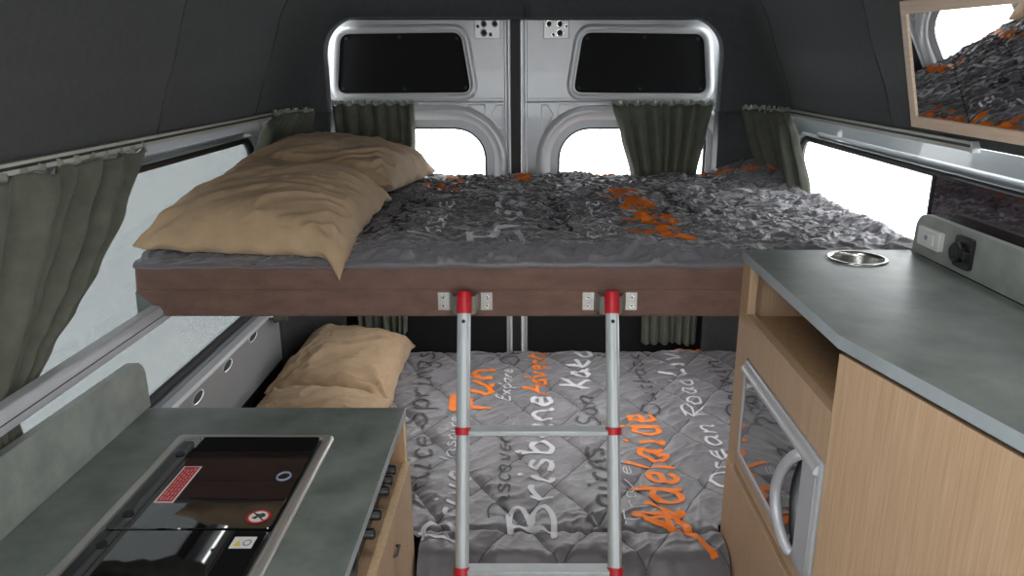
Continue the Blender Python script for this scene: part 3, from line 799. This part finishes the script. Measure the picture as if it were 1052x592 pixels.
obj('gas_hose',MB().tube(catmull([(-.315,1.17,-.80),(-.305,1.10,-.835),(-.30,1.02,-.815),(-.31,.92,-.84),(-.31,.7,-.82)],8),.009,10),M['blackplastic'],hob,smooth=True)
obj('hob_tray',MB().box((-.70,.55,-.86),(-.36,1.40,-.772)),M['satin'],hob)

# ------------------------------------------------------------------ right cabinet
FX=.478
rc=empty('oak_cabinet',label='tall oak cabinet on the right with open niche and built-in oven',cat='cabinet')
obj('end_panel',MB().box((FX,1.620,-1.65),(.862,1.638,-.422)),M['oak'],rc)
obj('front_stile',MB().box((FX,1.582,-1.65),(FX+.018,1.620,-.422)),M['oak'],rc)
obj('niche_shelf',MB().box((FX+.018,1.10,-.566),(.840,1.620,-.550)),M['oak_in'],rc)
obj('niche_lip',MB().box((FX,1.092,-.622),(FX+.018,1.582,-.532)),M['oak'],rc)
obj('niche_back',MB().box((.800,1.10,-.55),(.815,1.620,-.422)),M['oak_in'],rc)
obj('niche_side',MB().box((FX+.018,1.092,-.55),(.815,1.104,-.422)),M['oak_in'],rc)
obj('oven_side_strip',MB().box((FX,1.551,-.875),(FX+.018,1.582,-.622)),M['oak'],rc)
obj('ledge_strip',MB().box((FX,1.092,-.898),(FX+.018,1.582,-.870)),M['oak'],rc)
obj('shadow_groove',MB().box((FX+.010,1.092,-.912),(FX+.018,1.582,-.898)),M['oak_in'],rc)
obj('lower_door',MB().box((FX-.004,1.092,-1.62),(FX+.014,1.634,-.912)),M['oak'],rc,bevel=.0015)
obj('oven_recess',MB().box((FX+.06,1.10,-.86),(.84,1.56,-.63)),M['black'],rc)
# angled door that swings away towards the wall
A0=V((FX-.001,1.088)); ad=(V((.557,.769))-A0).normalized(); an=V((ad.y,-ad.x))
if an.x<0: an=-an
def ang(s0,s1,z0,z1,th=.018,off=0):
    p=[A0+ad*s0+an*off,A0+ad*s1+an*off,A0+ad*s1+an*(th+off),A0+ad*s0+an*(th+off)]
    return MB().prism([(q.x,q.y) for q in p],z0,z1)
dd=obj('angled_door',ang(0,.95,-1.62,-.430),M['oak'],rc,bevel=.001)
obj('door_gap_shade',ang(.0,.95,-.430,-.421,.01,.010),M['rubber'],rc)  # black strip standing in for the shadow gap under the worktop
obj('niche_cable',MB().tube(catmull([(.60,1.14,-.425),(.585,1.15,-.46),(.560,1.15,-.485),(.535,1.145,-.475),(.53,1.14,-.44),(.56,1.13,-.424)],8),.004,8),M['rubber'],rc,smooth=True)

E1=A0+ad*1.0
poly=[(.474,1.086),(.474,1.641),(.846,1.641),(.846,.12),(E1.x+.0,.12)]
poly=[(.4735,1.641),(.4735,1.086),(.5535,.768),(.5535+.0800*2,.768-.3175*2),(.846,.133),(.846,1.641)]
cup=[(.696+.056*math.cos(2*math.pi*k/40),1.560+.056*math.sin(2*math.pi*k/40)) for k in range(40)]
wm=plate([poly,cup],.021,lambda a,c_,h:(a,c_,-.4105+h))
wt2=obj('worktop',wm,[M['counter'],M['edge']],bevel=.001)
for pgn in wt2.data.polygons:
    if abs(pgn.normal.z)<.5: pgn.material_index=1
tag(wt2,'grey green stone-look worktop on the right with a clipped corner and cup holder','worktop')
cz=-.3995
def circ(r,z,n=40): return [(.696+r*math.cos(2*math.pi*k/n),1.560+r*math.sin(2*math.pi*k/n),z) for k in range(n)]
ch=obj('cup_holder',MB().loft([circ(.0625,cz),circ(.0625,cz+.0015),circ(.060,cz+.003),circ(.0565,cz+.003),circ(.0535,cz+.0005),circ(.0525,cz-.006),circ(.050,cz-.065),circ(.046,cz-.070)]).add(circ(.046,cz-.070),[tuple(range(40))]),M['steel'],smooth=True,angle=60)
tag(ch,'round recessed stainless steel cup holder in the right worktop','cup holder')
pts=[(.12,-.3995),(1.636,-.3995),(1.634,-.350)]
for k in range(1,9):
    t=math.radians(90*k/8); pts.append((1.634-.038*(1-math.cos(t)),-.350+.038*math.sin(t)))
pts.append((.12,-.309))
o=obj('splashback',plate([pts],.016,lambda a,c_,h:(.858+h,a,c_)),M['splash'],bevel=.002)
tag(o,'rounded pale stone-look upstand on the right worktop with socket and switch','splashback')
sw=empty('wall_switch',label='white rectangular switch on the right upstand near its rounded end',cat='switch')
def face(y0,y1,z0,z1,d0,d1,r=.004): 
    L=rrect(y0,y1,z0,z1,r,5); X=.850
    return MB().loft([[(X-d0,a,c_) for a,c_ in L],[(X-d1+.001,a,c_) for a,c_ in L],[(X-d1,a,c_) for a,c_ in offset(L,-.001)]]).add([(X-d1,a,c_) for a,c_ in offset(L,-.001)],[tuple(range(len(L)))])
obj('switch_plate',face(1.513,1.603,-.375,-.335,0,.010),M['white'],sw,smooth=True)
obj('rocker',face(1.535,1.585,-.368,-.342,.010,.0125),M['white'],sw,smooth=True)
obj('rocker_mark',MB().cyl((.8375,1.562,-.354),(-.0008,0,0),.0055,16),M['bluegrey'],sw)
so=empty('power_socket',label='black square power socket with round flap on the right upstand',cat='socket')
obj('socket_plate',face(1.402,1.462,-.386,-.324,0,.008,.008),M['blackplastic'],so,smooth=True)
obj('socket_cap',MB().tube([(.842,1.440,-.356),(.832,1.440,-.356),(.829,1.440,-.356)],[.020,.020,.016],24),M['blackplastic'],so,smooth=True,angle=50)
obj('cap_ring',MB().tube([(.829,1.440+.011*math.cos(t*math.pi/12),-.356+.011*math.sin(t*math.pi/12)) for t in range(24)],.0015,6,closed=True),M['rubber'],so,smooth=True)
obj('cap_tab',face(1.405,1.425,-.365,-.347,.008,.016),M['blackplastic'],so,smooth=True)

# ------------------------------------------------------------------ oven built in the right cabinet
ov=empty('microwave_oven',label='silver framed microwave oven with dark glass door and bowed handle',cat='microwave')
def Pm(y,z,d): return (FX-d,y,z)
y0,y1,z0,z1=1.094,1.549,-.866,-.624
fr=rrect(y0,y1,z0,z1,.012,5); gi=rrect(1.172,1.536,-.846,-.650,.010,5)
body=MB().loft([[Pm(a,c_,-.02) for a,c_ in fr],[Pm(a,c_,.004) for a,c_ in fr],[Pm(a,c_,.006) for a,c_ in offset(fr,-.004)],[Pm(a,c_,.006) for a,c_ in offset(gi,.003)],[Pm(a,c_,.002) for a,c_ in gi]])
obj('door_frame',body,M['ovengrey'],ov,smooth=True,angle=40)
obj('door_glass',MB().add([Pm(a,c_,.003) for a,c_ in gi],[tuple(range(len(gi)))]),M['blackgloss'],ov)
obj('top_trim',MB().tube([Pm(1.10,-.640,.005),Pm(1.540,-.640,.005)],.012,14,flat=.6),M['ovengrey'],ov,smooth=True)
hp=catmull([(1.176,-.652),(1.205,-.685),(1.232,-.735),(1.236,-.775),(1.215,-.82),(1.176,-.850)],8)
dep=[.006+.016*math.sin(math.pi*i/(len(hp)-1))**.5 for i in range(len(hp))]
obj('handle',MB().tube([Pm(p.x,p.y,d) for p,d in zip(hp,dep)],.0105,14,flat=1.0),M['ovengrey'],ov,smooth=True)
obj('control_strip',MB().box(Pm(1.104,-.846,.0062),Pm(1.160,-.656,.008)),M['ovengrey'],ov,bevel=.001)

# ------------------------------------------------------------------ mirror locker
BL=V((.740,1.495,-.118)); TL=V((.6825,1.4850,.1089)); a=V((-.050,1,.012)).normalized(); bb=(TL-BL); bb=bb-a*bb.dot(a); hgt=bb.length; bu=bb.normalized(); nn=a.cross(bu); nn.normalize()
if nn.x<0: nn=-nn
lk=empty('overhead_locker',label='pale oak overhead locker door framing a mirror, top right',cat='locker')
def LP(s,u,d): return tuple(BL-a*s+bu*u+nn*d)      # s towards the viewer, u up, d into the locker
Lg=1.0
fo=[(0,0),(Lg,0),(Lg,hgt),(0,hgt)]; fi=[(.0195,.021),(Lg-.02,.021),(Lg-.02,hgt-.023),(.0195,hgt-.023)]
dm=MB()
dm.loft([[LP(s,u,.018) for s,u in fo],[LP(s,u,.0008) for s,u in fo],[LP(s,u,0) for s,u in [(.0008,.0008),(Lg-.0008,.0008),(Lg-.0008,hgt-.0008),(.0008,hgt-.0008)]],[LP(s,u,0) for s,u in fi],[LP(s,u,.003) for s,u in fi]])
dd=obj('locker_door',dm,M['frameoak'],lk)
obj('mirror',MB().add([LP(s,u,.0028) for s,u in fi],[(0,1,2,3)]),M['mirror'],dd)
obj('locker_box',MB().add([LP(s,u,d) for d in (.019,.10) for s,u in ((.004,.004),(Lg-.004,.004),(Lg-.004,hgt-.004),(.004,hgt-.004))],[(0,1,2,3),(4,5,6,7),(0,1,5,4),(1,2,6,5),(2,3,7,6),(3,0,4,7)]),M['frameoak'],lk)

# ------------------------------------------------------------------ lights, world, camera
def area(name, loc, rot, sx, sy, power, col=(1,1,1)):
    L=bpy.data.lights.new(name,'AREA'); L.shape='RECTANGLE'; L.size=sx; L.size_y=sy; L.energy=power; L.color=col
    o=bpy.data.objects.new(name,L); o.location=loc; o.rotation_euler=[math.radians(r) for r in rot]; COL.objects.link(o); return o
area('cabin_fill',(0,.75,.28),(0,0,0),.5,.3,5,(1,.97,.93))  # added fill near the ceiling, no fitting modelled
area('front_fill',(-.05,-.55,.15),(72,0,0),.9,.5,5,(1,.98,.96))  # added fill from behind the camera, brightens the interior
# warm fill lamp added under the raised bed to brighten the lower bunk
area('bunk_fill',(.10,2.35,-.575),(0,0,0),1.0,.4,3.8,(1,.95,.92))
w=bpy.data.worlds.new('overcast_daylight'); S.world=w; w.use_nodes=True
bg=w.node_tree.nodes['Background']; bg.inputs[0].default_value=(.955,.985,1,1); bg.inputs[1].default_value=7.0

cam=bpy.data.cameras.new('camera'); co=bpy.data.objects.new('camera',cam); COL.objects.link(co)
cam.sensor_width=36; cam.lens=775/1052*36; cam.shift_x=-19/1052; cam.clip_start=.02
co.rotation_euler=(math.radians(90-16.6),0,0); S.camera=co
S.view_settings.view_transform='Standard'; S.view_settings.look='None'; S.view_settings.exposure=0

for o in list(COL.objects):
    if o.parent is None: o.location.z += H
